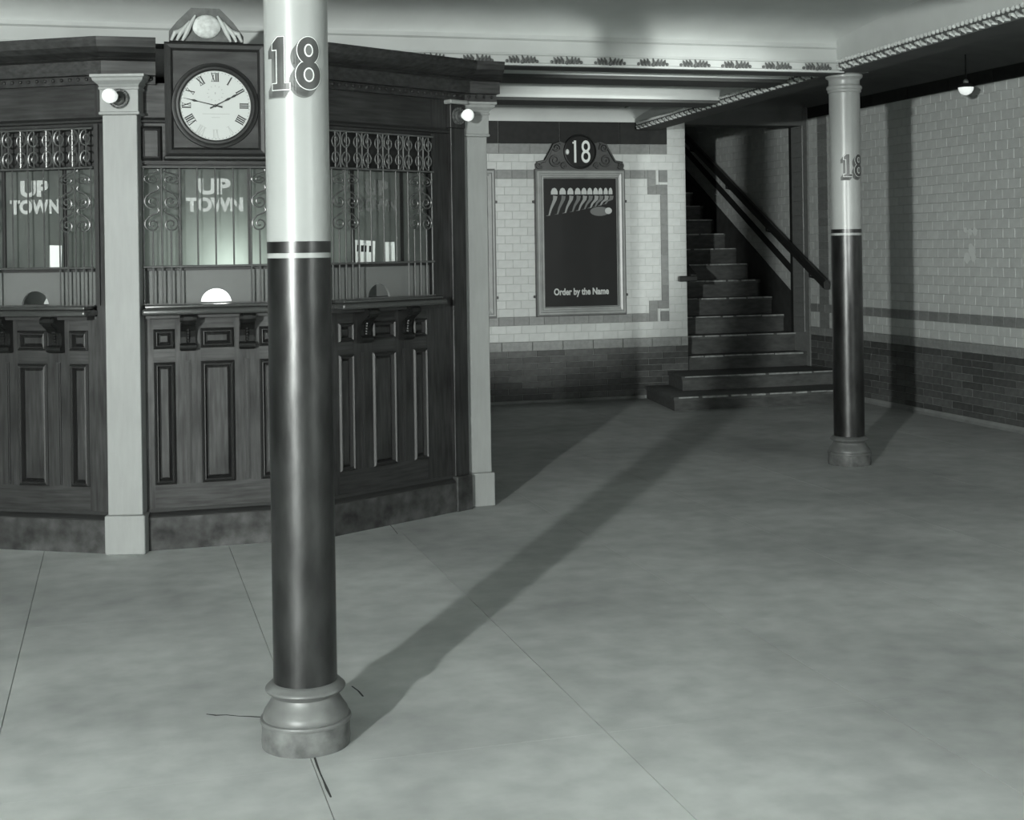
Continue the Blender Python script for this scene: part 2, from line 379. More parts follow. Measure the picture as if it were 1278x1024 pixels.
# stairwell side of that wall: jamb pilaster, tiles, sloping band and skirting
bm = bmesh.new(); box(bm, UR-0.02, UR, 12.68, 13.02, 0, 3.3)
part('jamb_backing', bm, M_grey[0], wall_right)
bm = bmesh.new(); box(bm, UR-0.012, UR, 13.02, 13.09, 0.3, 3.3)
part('border_strip', bm, M_dkt[1], wall_right)
lay(wall_right, 'jamb_tile', courses(0.09, 0.30, 0.6, 3.0, 16, 0.21, lambda: M_grey[0], 0.006, 0), 99, lambda r: 0, ((UR-0.02, 13.07), R(-90)))
st = courses(0, 4.6, 0.9, 4.3, 43, 0.152, white, 0.003)
lay(wall_right, 'stair_tile', st, 0, lambda r: 0, ((UR, 17.69), R(-90)))
def sl(v): return 1.193+0.526*(v-13.43)
def slope_strip(name, a, b, m, d, v0=13.09, v1=17.7):
    bm = bmesh.new()
    ps = [(v0, sl(v0)+a), (v1, sl(v1)+a), (v1, sl(v1)+b), (v0, sl(v0)+b)]
    f = [bm.verts.new((UR-d, v, z)) for v, z in ps]; k = [bm.verts.new((UR, v, z)) for v, z in ps]
    bm.faces.new(f); bm.faces.new(k[::-1])
    for i in range(4): bm.faces.new((f[i], k[i], k[(i+1) % 4], f[(i+1) % 4]))
    part(name, bm, m, wall_right)
slope_strip('sloping_band', 0.19, 0.28, M_dkt[1], 0.009)
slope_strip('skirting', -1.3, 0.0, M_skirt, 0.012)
# stairwell left wall, end wall, header, roof
bm = bmesh.new(); box(bm, UC-0.2, UC, VB+0.2, 17.9, -0.05, 4.9)
struct('wall_stair', bm, M_mortar, 'inner side wall of the stairwell')
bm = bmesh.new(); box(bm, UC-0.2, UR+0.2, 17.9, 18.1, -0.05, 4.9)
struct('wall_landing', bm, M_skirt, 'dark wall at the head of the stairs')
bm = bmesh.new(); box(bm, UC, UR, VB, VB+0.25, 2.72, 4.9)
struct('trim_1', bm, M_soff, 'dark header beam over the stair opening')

# ------------------------------------------------------------------ ceiling with beams and ornamented girder
GU0, GU1 = 4.67, 4.89
bm = bmesh.new(); box(bm, -7, UR+0.2, -5, 13.0, 3.3, 3.4); box(bm, UC-0.2, UR+0.2, 13.0, 18.1, 4.9, 5.0)
ceiling = struct('ceiling', bm, M_plaster, 'pale plaster ceiling of coved panels between beams')
def coved(u0, u1, v0, v1, z0, rise, rad, nu=10, nv=14, m=None):
    bm = bmesh.new(); g = []
    def spread(a, b, r, n):
        r = min(r, (b-a)/2-0.001); xs = [a+r*(1-math.cos(math.pi/2*i/n)) for i in range(n+1)]
        return xs+[b-(x-a) for x in xs[::-1]], r
    us, ru = spread(u0, u1, rad, nu); vs, rv = spread(v0, v1, rad, nv)
    for u in us:
        row = []
        for v in vs:
            def pf(d, r): t = max(0, 1-d/r); return math.sqrt(max(0, 1-t*t))
            h = min(pf(min(u-u0, u1-u), ru), pf(min(v-v0, v1-v), rv))
            row.append(bm.verts.new((u, v, z0+rise*h)))
        g.append(row)
    for a, b in zip(g, g[1:]):
        for j in range(len(vs)-1): bm.faces.new((a[j], a[j+1], b[j+1], b[j]))
    part('coved_panel', bm, m or M_plaster, ceiling, True)
BE = [(3.95, 4.2, 2.66), (8.25, 8.44, 2.645), (9.05, 9.40, 2.68), (10.45, 10.82, 2.68)]
coved(-7, 4.45, -1.0, 3.95, 2.82, 0.2, 0.4)
coved(-7, 4.66, 4.2, 8.25, 2.80, 0.17, 0.45)
coved(-7, 4.74, 8.44, 9.05, 2.70, 0.2, 0.4)
coved(-7, 4.82, 9.40, 10.45, 2.70, 0.22, 0.5)
coved(-7, 4.95, 10.82, VB, 2.73, 0.22, 0.6)
coved(GU1-0.1, UR, -1.0, VB, 2.86, 0.12, 0.3, m=M_soff)  # side aisle ceiling, shade beyond the girder put into its dark colour
# leaf ornament for the face of the front beam
def leaf_motif():
    bm = bmesh.new()
    for k in range(-3, 4):
        L = 0.030-0.003*abs(k); x = k*0.020
        tube(bm, [(x, 0, -0.018), (x+0.006*(1 if k >= 0 else -1), -0.010, 0), (x+0.013*(1 if k > 0 else -1 if k < 0 else 0), -0.004, L*0.75)], [0.007, 0.0085, 0.003], 5)
    sphere(bm, (0, -0.008, -0.012), 0.011, 8, 5); sphere(bm, (0.085, -0.004, -0.008), 0.009, 8, 5); sphere(bm, (-0.085, -0.004, -0.008), 0.009, 8, 5)
    me = finish(bm, True); return me
leaf = leaf_motif(); setm(leaf, M_orn_dk)
for bi, (v0, v1, zb) in enumerate(BE):
    bm = bmesh.new()
    if bi == 1:
        prof = [(0, zb), (0.012, zb), (0.012, zb+0.012), (0.002, zb+0.02), (0.0, zb+0.06), (0.012, zb+0.066), (0.012, zb+0.074), (0.0, zb+0.078), (0.0, zb+0.155), (0.015, zb+0.165), (0.015, zb+0.19), (-0.12, zb+0.19), (-0.12, zb)]
        sweep(bm, [(-7, v0), (GU0+0.02, v0)], prof)
    else: box(bm, -7, GU0+0.2, v0, v1, zb+0.02, 3.0)
    b = part('beam', bm, M_beam, ceiling)
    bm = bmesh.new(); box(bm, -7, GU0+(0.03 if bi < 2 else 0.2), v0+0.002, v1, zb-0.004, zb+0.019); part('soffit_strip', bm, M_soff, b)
    if bi == 1:
        bm = bmesh.new(); box(bm, -7, GU0, v0+0.1, v1, zb+0.01, 3.0); part('web', bm, M_beam, b)
        u = GU0-0.18
        while u > 1.2:
            o = bpy.data.objects.new('leaf_ornament', leaf); C.objects.link(o); o.parent = b; o.scale = (1.15, 1.2, 1.2); o.location = (u, v0-0.004, zb+0.036); u -= 0.292
# longitudinal girder over the columns
bm = bmesh.new(); box(bm, GU0+0.02, GU1-0.02, -1.0, VB, 2.70, 3.3)
gird = part('girder', bm, M_beam, ceiling)
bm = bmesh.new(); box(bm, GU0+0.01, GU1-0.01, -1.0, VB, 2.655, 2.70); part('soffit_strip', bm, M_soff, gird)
bm = bmesh.new()                                  # plaster cove on its left flank
sweep(bm, [(GU0+0.03, VB), (GU0+0.03, -1.0)], [(0, 2.72), (0.035, 2.72), (0.045, 2.735), (0.05, 2.80), (0.06, 2.87), (0.09, 2.94), (0.15, 3.0), (0, 3.0)])
part('girder_cove', bm, M_beam, gird, True)
bm = bmesh.new(); v = 5.0
while v < VB-0.05:
    sphere(bm, (GU0-0.012, v, 2.718), 0.0145, 7, 5); v += 0.045
o = part('bead_row', bm, M_orn, gird, True, label='row of pale plaster beads'); o['kind'] = 'stuff'
bm = bmesh.new(); v = 5.0; k = 0
while v < VB-0.05:
    s = 1 if k % 2 else -1
    tube(bm, [(GU0-0.002, v-0.03, 2.662), (GU0-0.018, v-0.01, 2.676+0.008*s), (GU0-0.016, v+0.015, 2.688), (GU0-0.004, v+0.032, 2.672)], [0.006, 0.011, 0.010, 0.004], 5); v += 0.062; k += 1
o = part('leaf_row', bm, M_orn, gird, True, label='pale plaster leaf moulding'); o['kind'] = 'stuff'
bm = bmesh.new(); sweep(bm, [(GU0+0.01, VB), (GU0+0.01, -1.0)], [(0, 2.655), (0.012, 2.655), (0.012, 2.70), (0.02, 2.706), (0.02, 2.732), (0, 2.732)])
part('girder_fascia', bm, M_orn_dk, gird)

gird.matrix_world = Matrix.Translation((4.78, 8.4, 0)) @ Matrix.Rotation(R(-3.8), 4, 'Z') @ Matrix.Translation((-4.78, -8.4, 0))
# ------------------------------------------------------------------ staircase
stz = [0.125, 0.26, 0.40, 0.585, 0.765, 0.945, 1.125]; stv = [11.66, 12.15, 12.752, 13.0, 13.26, 13.53, 13.8]
while len(stz) < 17: stz.append(stz[-1]+0.172); stv.append(stv[-1]+0.30)
stairs = thing('staircase', 'dark worn stone steps climbing behind the far column, with pale nosings', 'staircase', (UC, VB, 0))
def wob(a, b, n): return [a+(b-a)*i/n for i in range(n+1)]
for i, (z, v) in enumerate(zip(stz, stv)):
    ul = (4.86, 5.15, UC+0.002)[min(i, 2)]
    zb = stz[i-1] if i else 0.0
    bm = bmesh.new(); us = wob(ul, UR-0.015, 14)
    back = stv[i+1]+0.05 if i+1 < len(stv) else 17.88
    dp = [random.uniform(0, 0.010) for _ in us]; dz = [random.uniform(-0.006, 0) for _ in us]
    if i < 2:          # left flank splays back to the wall
        poly = [(ul, v)]+[(u, v+0.0) for u in us[1:]]+[(UR-0.015, VB+0.2), (UC+0.002, VB+0.2), (UC+0.002, VB-0.002), (ul+0.16-0.05*i, VB-0.018)]
    else: poly = [(u, v) for u in us]+[(UR-0.015, back), (ul, back)]
    plan_prism(bm, [(a-UC, b-VB) for a, b in poly], max(0, zb-0.02) if i else 0.0, z-0.035)
    st_o = part('step', bm, M_stone[i % 3], stairs)
    bm = bmesh.new(); top = []
    if i < 2: tp = [(ul-0.012, v-0.018+dp[0])]+[(u, v-0.02+d) for u, d in zip(us[1:], dp[1:])]+poly[-4:-1]+[(poly[-1][0]-0.012, poly[-1][1])]
    else: tp = [(u, v-0.02+d) for u, d in zip(us, dp)]+[(UR-0.015, back), (ul, back)]
    plan_prism(bm, [(a-UC, b-VB) for a, b in tp], z-0.035, z)
    part('tread', bm, M_stone[(i+1) % 3], st_o)
    bm = bmesh.new()
    u = max(ul, UC-0.6)+0.02
    while u < UR-0.1:                     # pale strips, the edge highlight put into the colour
        L = random.uniform(0.10, 0.32); w = random.uniform(0.008, 0.02)
        k = min(u+L, UR-0.02)
        box(bm, u-UC, k-UC, v-0.0215-VB, v-VB-0.012+w, z-0.004-w*0.6, z+0.0008); u = k+random.uniform(0, 0.05)
    part('nosing', bm, M_nose, st_o)
def handrail(label, pts, wallx, brk):
    t = thing('handrail', label, 'handrail', pts[0])
    o = Vector(pts[0]); bm = bmesh.new()
    P = [Vector(p)-o for p in pts]; rings = []
    for i, p in enumerate(P):
        rings.append([bm.verts.new(p+Vector(q)) for q in ((-0.03, 0, -0.045), (0.03, 0, -0.045), (0.035, 0, 0.02), (0.015, 0, 0.045), (-0.015, 0, 0.045), (-0.035, 0, 0.02))])
    for a, b in zip(rings, rings[1:]):
        for k in range(6): bm.faces.new((a[k], a[(k+1) % 6], b[(k+1) % 6], b[k]))
    bm.faces.new(rings[0]); bm.faces.new(rings[-1][::-1])
    part('rail', bm, M_rail, t)
    for p in brk:
        q = Vector(p)-o; bm = bmesh.new(); tube(bm, [(q.x, q.y, q.z-0.04), (q.x, q.y, q.z-0.10), (wallx-o.x, q.y, q.z-0.12)], 0.011, 6)
        part('bracket', bm, M_rail, t)
    return t
hz = lambda v: 1.16+0.505*(v-12.32)
handrail('long dark wooden handrail sloping up the tiled wall beside the stairs', [(UR-0.08, 12.2, 1.10), (UR-0.08, 12.34, 1.17), (UR-0.08, 17.6, hz(17.6))], UR,
         [(UR-0.08, v, hz(v)) for v in (12.55, 13.5, 14.5, 15.5, 16.6)])
t = thing('handrail', 'stub of dark handrail poking past the white tiled stair corner', 'handrail', (UC+0.05, VB-0.06, 1.177))
bm = bmesh.new(); box(bm, -0.16, 0.03, -0.03, 0.03, -0.028, 0.028); bevel(bm, 0.008); part('rail_end', bm, M_rail, t)
bm = bmesh.new(); prism(bm, [(0.0, -0.03), (5.0, 2.6), (5.0, 2.68), (0.0, 0.04)], -0.025, 0.025); part('rail', bm, M_rail, t, rot=(0, 0, R(90)))
bm = bmesh.new(); tube(bm, [(-0.12, 0.0, 0), (-0.12, 0.065, -0.02)], 0.012, 6); part('bracket', bm, M_rail, t)

# ------------------------------------------------------------------ numbered cast-iron columns
def eight(cx, cy, w, h, n=28):
    r1, r2 = w*0.44, w*0.5; ry1, ry2 = h*0.262, h*0.282; y1 = cy+h/2-ry1; y2 = cy-h/2+ry2
    up = [(cx+r1*math.cos(t), y1+ry1*math.sin(t)) for t in [R(-56)+R(292)*i/n for i in range(n+1)]]
    lo = [(cx+r2*math.cos(t), y2+ry2*math.sin(t)) for t in [R(122)+R(296)*i/n for i in range(n+1)]]
    h1 = [(cx+r1*0.34*math.cos(-t), y1+ry1*0.42*math.sin(-t)) for t in [2*math.pi*i/18 for i in range(18)]]
    h2 = [(cx+r2*0.36*math.cos(-t), y2+ry2*0.44*math.sin(-t)) for t in [2*math.pi*i/18 for i in range(18)]]
    return up+lo, h1, h2
def one(cx, cy, w, h):
    a = w/2; b = h/2; s = w*0.22
    return [(cx-a, cy-b), (cx+a, cy-b), (cx+a, cy-b+h*0.13), (cx+s, cy-b+h*0.13), (cx+s, cy+b), (cx-s*0.7, cy+b), (cx-a, cy+b-h*0.12), (cx-a, cy+b-h*0.25), (cx-s, cy+b-h*0.25), (cx-s, cy-b+h*0.13), (cx-a, cy-b+h*0.13)]
def wrap(me, r, z0, ang):
    bm = bmesh.new(); bm.from_mesh(me)
    x = -0.12
    while x < 0.12:
        bmesh.ops.bisect_plane(bm, geom=list(bm.verts)+list(bm.edges)+list(bm.faces), plane_co=(x, 0, 0), plane_no=(1, 0, 0)); x += 0.008
    for v in bm.verts:
        a = ang+v.co.x/r; rr = r+v.co.z
        v.co = (rr*math.sin(a), -rr*math.cos(a), z0+v.co.y)
    bmesh.ops.recalc_face_normals(bm, faces=bm.faces)
    me2 = bpy.data.meshes.new('mesh'); bm.to_mesh(me2); bm.free(); return me2
def layer(splines, r, lift, z0, ang, off=0.0, shift=(0, 0), thick=0.0004):
    sp = [[(x+shift[0], y+shift[1]) for x, y in s] for s in splines]
    return wrap(curve_mesh(sp, thick, off), r+lift, z0, ang)
def join_meshes(ms):
    bm = bmesh.new()
    for m in ms: bm.from_mesh(m)
    me = bpy.data.meshes.new('mesh'); bm.to_mesh(me); bm.free(); return me
def column(label, u, v, r, stripe, num_z, num_h, num_ang, cap_z):
    t = thing('iron_column', label, 'column', (u, v, 0))
    k = r/0.0965
    bm = bmesh.new(); lathe(bm, [(0, 0), (0.133*k, 0), (0.135*k, 0.02), (0.133*k, 0.045), (0.134*k, 0.074), (0.0, 0.076)], 40); part('plinth', bm, M_colplin, t, True)
    bm = bmesh.new(); lathe(bm, [(0, 0.074), (0.137*k, 0.074), (0.139*k, 0.08), (0.137*k, 0.086), (0.130*k, 0.088), (0.131*k, 0.094), (0.126*k, 0.108), (0.114*k, 0.125), (0.105*k, 0.140), (0.100*k, 0.150), (0.099*k, 0.157), (0, 0.158)], 40); part('base_bell', bm, M_colbase, t, True)
    bm = bmesh.new(); lathe(bm, [(0, 0.150), (0.099*k, 0.152), (0.103*k, 0.158), (0.112*k, 0.163), (0.1195*k, 0.168), (0.1220*k, 0.173), (0.1205*k, 0.178), (0.117*k, 0.181), (0.114*k, 0.1835), (0.108*k, 0.190), (0.100*k, 0.195), (0, 0.196)], 40); part('torus', bm, M_colbase, t, True)
    z1, z2, z3 = stripe          # dark top, white stripe top, black stripe top
    bm = bmesh.new(); lathe(bm, [(0, 0.19), (r, 0.19), (r, z1), (0, z1)], 48); part('lower_shaft', bm, M_cold, t, True, label='dark glossy lower shaft')
    bm = bmesh.new(); lathe(bm, [(0, z1), (r, z1), (r, z2), (0, z2)], 48); part('white_stripe', bm, M_colw, t, True)
    bm = bmesh.new(); lathe(bm, [(0, z2), (r, z2), (r, z3), (0, z3)], 48); part('black_stripe', bm, M_cold, t, True)
    bm = bmesh.new(); lathe(bm, [(0, z3), (r, z3), (r, cap_z-0.10), (0, cap_z-0.10)], 48); part('upper_shaft', bm, M_colw, t, True, label='white enamelled upper shaft')
    bm = bmesh.new(); c = cap_z
    lathe(bm, [(0, c-0.13), (r, c-0.13), (r*1.07, c-0.125), (r*1.09, c-0.118), (r*1.07, c-0.11), (r*1.12, c-0.106), (r*1.16, c-0.095), (r*1.12, c-0.082), (r*1.02, c-0.078), (r*1.0, c-0.05), (r*1.04, c-0.036), (r*1.18, c-0.026), (r*1.2, c-0.012), (r*1.12, c-0.002), (0, c)], 40)
    part('capital', bm, M_colw if num_h < 0.13 else M_colw, t, True)
    bm = bmesh.new(); box(bm, -r*1.15, r*1.15, -r*1.15, r*1.15, c-0.001, c+0.02); part('cap_plate', bm, M_orn_dk, t)
    # painted block number
    h = num_h; w1, w2 = h*0.38, h*0.52; gap = h*0.10; tot = w1+gap+w2
    face1 = one(-tot/2+w1/2, 0, w1, h); o8, h1, h2 = eight(tot/2-w2/2, 0, w2, h)
    for nm, sp, solid in (('numeral_one', [face1], [face1]), ('numeral_eight', [o8, h1, h2], [o8])):
        sh = [layer(solid, r, 0.0006, num_z, num_ang, 0.002, (-q*h*0.022, -q*h*0.028)) for q in range(0, 6)]
        me = join_meshes(sh); o = obj(nm, me, M_numsh, t)
        me = layer(solid if nm == 'numeral_eight' else sp, r, 0.0016, num_z, num_ang, h*0.0065); obj('outline', me, M_numw, o)
        me = layer(solid, r, 0.0026, num_z, num_ang, -h*0.008); obj('face', me, M_num, o)
        if nm == 'numeral_eight':
            for hh in (h1, h2):
                me = layer([hh], r, 0.0036, num_z, num_ang, h*0.012); obj('counter_rim', me, M_numw, o)
                me = layer([hh], r, 0.0046, num_z, num_ang, -h*0.014); obj('counter', me, M_numsh, o)
    return t
NC = (0.535, 4.226); FC = (4.78, 8.40)
facing = math.atan2(-NC[0], -(-NC[1]))
column('thick column in the foreground, white above and dark below, painted with a large 18', NC[0], NC[1], 0.0965, (1.482, 1.497, 1.532), 2.065, 0.160, -math.atan2(NC[0], NC[1]), 2.655)
column('distant slimmer-looking column by the stairs carrying a small painted 18', FC[0], FC[1], 0.1035, (1.558, 1.574, 1.600), 2.03, 0.155, -math.atan2(FC[0], FC[1])+0.62, 2.655)
bm = bmesh.new(); box(bm, -0.05, 0.05, -0.06, 0.06, 0, 0.085); bevel(bm, 0.006)
o = obj('girder_clip', bm, M_orn_dk, None, (FC[0]-0.06, FC[1]-0.14, 2.668))
o.parent = ceiling

# ------------------------------------------------------------------ ticket booth
HW = 0.53                                             # half width of a bay
J0 = (-0.04, 7.235); J1 = (1.02, 7.235); J2 = (1.938, 7.765); Jm = (-0.958, 7.765)
# wrought-iron scrollwork meshes in local x (right) / z (up), centred on x = 0
def spiral(cx, cz, r, a0, turns, sgn, n=20, inner=0.18):
    return [(cx+(r*(1-(1-inner)*i/n))*math.cos(a0+sgn*turns*2*math.pi*i/n), 0, cz+(r*(1-(1-inner)*i/n))*math.sin(a0+sgn*turns*2*math.pi*i/n)) for i in range(n+1)]
def scroll_mesh():                                     # one volute with its tail, 0.125 tall
    bm = bmesh.new()
    tube(bm, [(0.026, 0, 0.088), (0.032, 0, 0.074), (0.022, 0, 0.060), (0.004, 0, 0.052), (-0.016, 0, 0.043)]+spiral(0.0, 0.0, 0.042, R(115), 1.55, 1, 24), 0.0048, 5)
    return finish(bm, True)
SC = scroll_mesh(); setm(SC, M_iron)
def cscroll_mesh():
    bm = bmesh.new()
    tube(bm, spiral(0.045, 0.044, 0.043, R(90), 1.5, 1, 24)[::-1]+spiral(0.045, -0.044, 0.043, R(-90), 1.5, -1, 24), 0.0045, 5)
    return finish(bm, True)
CS = cscroll_mesh(); setm(CS, M_iron)
BARS = {}
def bar(parent, x, z0, z1, r=0.0045, y=-0.02):
    k = round(z1-z0, 4)
    if k not in BARS:
        bm = bmesh.new(); tube(bm, [(0, 0, 0), (0, 0, k)], r, 6); BARS[k] = finish(bm, True); setm(BARS[k], M_iron)
    o = bpy.data.objects.new('bar', BARS[k]); C.objects.link(o); o.parent = parent; o.location = (x, y, z0)
PAN = {}
def raised_panel(parent, x0, x1, z0, z1, name='panel'):
    w, h = round(x1-x0, 4), round(z1-z0, 4); k = (w, h)
    if k not in PAN:
        bm = bmesh.new(); a = min(0.024, w*0.22)      # bolection moulding frame
        prof = [(0, 0), (0, -0.006), (0.35, -0.016), (0.6, -0.008), (0.8, -0.010), (1.0, 0.012), (1.0, 0.02)]
        rows = []
        for t_, y in prof:
            d = a*t_; rows.append([bm.verts.new(p) for p in ((d, y, d), (w-d, y, d), (w-d, y, h-d), (d, y, h-d))])
        for A_, B_ in zip(rows, rows[1:]):
            for q in range(4): bm.faces.new((A_[q], A_[(q+1) % 4], B_[(q+1) % 4], B_[q]))
        mo = finish(bm); setm(mo, M_woodd)
        bm = bmesh.new(); f = min(0.012, w*0.12)
        i0 = [bm.verts.new(p) for p in ((a, 0.012, a), (w-a, 0.012, a), (w-a, 0.012, h-a), (a, 0.012, h-a))]
        i1 = [bm.verts.new(p) for p in ((a+f, 0.003, a+f), (w-a-f, 0.003, a+f), (w-a-f, 0.003, h-a-f), (a+f, 0.003, h-a-f))]
        bm.faces.new(i1)
        for q in range(4): bm.faces.new((i0[q], i0[(q+1) % 4], i1[(q+1) % 4], i1[q]))
        pa = finish(bm); setm(pa, M_wood); PAN[k] = (mo, pa)
    o = bpy.data.objects.new(name, PAN[k][1]); C.objects.link(o); o.parent = parent; o.location = (x0, 0, z0)
    m = bpy.data.objects.new('moulding', PAN[k][0]); C.objects.link(m); m.parent = o
    return o
def frp(t):
    for x in (-0.37, 0.262):
        o = raised_panel(t, x, x+0.108, 1.975, 2.15, 'frieze_panel'); o.location.y = -0.006
def bracket_mesh():                                   # carved console, S profile in y,z
    bm = bmesh.new()
    prof = [(0, 0.0), (-0.03, 0.0), (-0.042, 0.012), (-0.042, 0.028), (-0.030, 0.040), (-0.026, 0.07), (-0.034, 0.10), (-0.060, 0.125), (-0.085, 0.14), (-0.098, 0.158), (-0.098, 0.176), (-0.09, 0.186), (0, 0.186)]
    for x0, x1, s in ((-0.037, 0.037, 1.0), (-0.022, 0.022, 1.08)):
        a = [bm.verts.new((x0, y*s, z)) for y, z in prof]; b = [bm.verts.new((x1, y*s, z)) for y, z in prof]
        bm.faces.new(a); bm.faces.new(b[::-1])
        for i in range(len(prof)): bm.faces.new((a[i], b[i], b[(i+1) % len(prof)], a[(i+1) % len(prof)]))
    for z, y in ((0.165, -0.096), (0.02, -0.042)):
        bmesh.ops.create_cone(bm, cap_ends=True, segments=14, radius1=0.017, radius2=0.017, depth=0.082, matrix=Matrix.Translation((0, y+0.008, z)) @ Matrix.Rotation(R(90), 4, 'Y'))
    for k in range(5): sphere(bm, (0, -0.034-0.002*k, 0.05+0.014*k), 0.010, 7, 5)
    return finish(bm, False)
BRK = bracket_mesh(); setm(BRK, M_bracket)
def bay(label, mid, phi, lm=None, hl=0.53, hr=0.53, frieze=True):
    t = thing('ticket_bay', label, 'ticket window', (mid[0], mid[1], 0), R(phi))
    # solid body around the window opening (stiles and rails are separate boards)
    pbox('base_board', M_wbase, t, -hl-0.008, hr+0.008, -0.035, 0.06, 0, 0.165)
    bm = bmesh.new(); sweep(bm, [(-hl-0.005, 0), (hr+0.005, 0)], [(0, 0.165), (0.035, 0.165), (0.037, 0.172), (0.026, 0.182), (0.012, 0.19), (0.004, 0.205), (0, 0.205)])
    part('base_moulding', bm, M_woodd, t)
    pbox('stile', M_wood, t, -hl, -0.318, 0, 0.05, 0.165, 1.19); pbox('stile', M_wood, t, 0.318, hr, 0, 0.05, 0.165, 1.19)
    for x0, x1 in ((-0.213, -0.084), (0.084, 0.213)): pbox('stile', M_wood, t, x0, x1, 0, 0.05, 0.326, 1.19)
    for z0, z1 in ((0.165, 0.326), (0.948, 1.016), (1.117, 1.19)): pbox('rail', M_woodh, t, -0.318, 0.318, 0.0005, 0.05, z0, z1)
    pbox('backing', M_wood, t, -hl, hr, 0.05, 0.07, 0.1, 1.25)
    for x0, x1 in ((-0.318, -0.213), (-0.084, 0.084), (0.213, 0.318)):
        raised_panel(t, x0, x1, 0.326, 0.948); raised_panel(t, x0, x1, 1.016, 1.117, 'small_panel')
    for x in (-0.148, 0.148):                          # narrow reeded strips under the brackets
        bm = bmesh.new(); box(bm, x-0.012, x+0.012, -0.006, 0.0, 0.33, 0.955); box(bm, x-0.005, x+0.005, -0.011, -0.005, 0.335, 0.95); part('reed', bm, M_woodd, t)
        o = bpy.data.objects.new('bracket', BRK); C.objects.link(o); o.parent = t; o.location = (x, 0, 1.005)
    # ledge
    bm = bmesh.new(); box(bm, -0.375, 0.375, -0.125, 0.02, 1.192, 1.225); bevel(bm, 0.012, 3); lg = part('ledge', bm, M_ledge, t, True)
    bm = bmesh.new(); box(bm, -0.36, 0.36, -0.105, 0.02, 1.2255, 1.243); bevel(bm, 0.006, 2); part('ledge_top', bm, M_ledge, lg, True)
    bm = bmesh.new(); box(bm, -0.355, 0.355, -0.07, 0.0, 1.175, 1.1915); part('ledge_bed', bm, M_woodd, lg)
    # window surround
    for s in (-1, 1):
        a, b = sorted((s*0.372, hr if s > 0 else -hl)); pbox('window_jamb', M_wood, t, a, b, 0, 0.06, 1.19, 2.36)
        a, b = sorted((s*0.372, s*0.395)); pbox('jamb_bead', M_woodd, t, a, b, -0.012, 0.0, 1.245, 2.16)
    pbox('head_rail', M_woodh, t, -0.372, 0.372, 0.0, 0.06, 2.15, 2.37)
    bm = bmesh.new(); sweep(bm, [(-hl, 0), (hr, 0)], [(0, 2.165), (0.014, 2.17), (0.018, 2.18), (0.006, 2.195), (0, 2.195)]); part('head_moulding', bm, M_woodd, t)
    if not frieze: pbox('frieze_board', M_woodh, t, -0.372, 0.372, -0.004, 0.04, 1.956, 2.155); frp(t)
    pbox('middle_rail', M_woodh, t, -0.372, 0.372, 0.02, 0.06, 1.936, 1.955)
    pbox('transom', M_woodd, t, -0.372, 0.372, 0.01, 0.05, 1.415, 1.431)
    gl = pbox('glass', M_glass, t, -0.372, 0.372, 0.040, 0.046, 1.431, 1.936)
    pbox('upper_glass', M_woodd, t, -0.372, 0.372, 0.045, 0.05, 1.955, 2.15)
    for s in (-1, 1): pbox('mullion', M_woodd, t, s*0.176-0.008, s*0.176+0.008, 0.028, 0.05, 1.431, 1.936)
    # wicket board with an arched opening
    ar = [(0.078*math.cos(R(180-a)), 1.243+0.075*math.sin(R(180-a))) for a in range(0, 181, 12)]
    bm = bmesh.new(); box(bm, -0.372, -0.078, 0.03, 0.045, 1.243, 1.415); box(bm, 0.078, 0.372, 0.03, 0.045, 1.243, 1.415)
    for p, q in zip(ar, ar[1:]): prism(bm, [p, q, (q[0], 1.415), (p[0], 1.415)], 0.03, 0.045)
    part('wicket_board', bm, M_board, t)
    pbox('counter', M_inside, t, -0.21, 0.21, 0.05, 0.44, 1.225, 1.24)
    pbox('counter_screen', M_inside, t, -0.30 if phi else -0.21, 0.21, 0.30 if phi else 0.42, 0.31 if phi else 0.43, 1.241, 1.41)
    # wrought-iron grille
    g = thing_part('grille', t)
    for s in (-1, 1):
        for k in range(5): bar(g, s*(0.178+0.045*k), 1.243, (1.62 if k in (1, 2, 3) else 1.936))
        bar(g, s*0.268, 1.62, 1.936)
        for zc in (1.650, 1.765, 1.880):
            for sx in (-1, 1):
                o = bpy.data.objects.new('scroll', SC); C.objects.link(o); o.parent = g; o.location = (s*0.268+sx*0.045, -0.022, zc); o.scale = (-sx, 1, 0.95 if zc < 1.85 else 0.6)
    for x in (-0.09, 0.0, 0.09): bar(g, x, 1.431, 1.936)
    for z in ((1.942, 2.14, 1.435) if frieze else (1.942, 1.435)):
        bm = bmesh.new(); tube(bm, [(-0.37, -0.022, z), (0.37, -0.022, z)], 0.006, 6); part('crossbar', bm, M_iron, g)
    for k in (range(-2, 3) if frieze else ()):
        bar(g, k*0.148, 1.945, 2.14)
        for sx in (-1, 1):
            o = bpy.data.objects.new('scroll', CS); C.objects.link(o); o.parent = g; o.location = (k*0.148, -0.022, 2.042); o.scale = (sx*0.84, 1, 1.08)
    # gilded words on the glass
    for wd, z, w, hh in (('UP', 1.845, 0.165, 0.085), ('TOWN', 1.752, 0.29, 0.075)):
        me = text_mesh(wd, hh, 0.0008, w, 0.004); o = obj('lettering', me, lm or M_letter, gl, (0, 0.0385, z), UP)
    return t
def thing_part(name, parent):
    bm = bmesh.new(); box(bm, -0.372, 0.372, -0.026, -0.018, 1.243, 1.249); return part(name, bm, M_iron, parent)
mid = lambda a, b: ((a[0]+b[0])/2, (a[1]+b[1])/2)
shift = lambda p, a, d: (p[0]+d*math.cos(R(a)), p[1]+d*math.sin(R(a)))
bayC = bay('middle ticket window bay under the clock, facing forward, lit from inside', mid(J0, J1), 0, frieze=False)
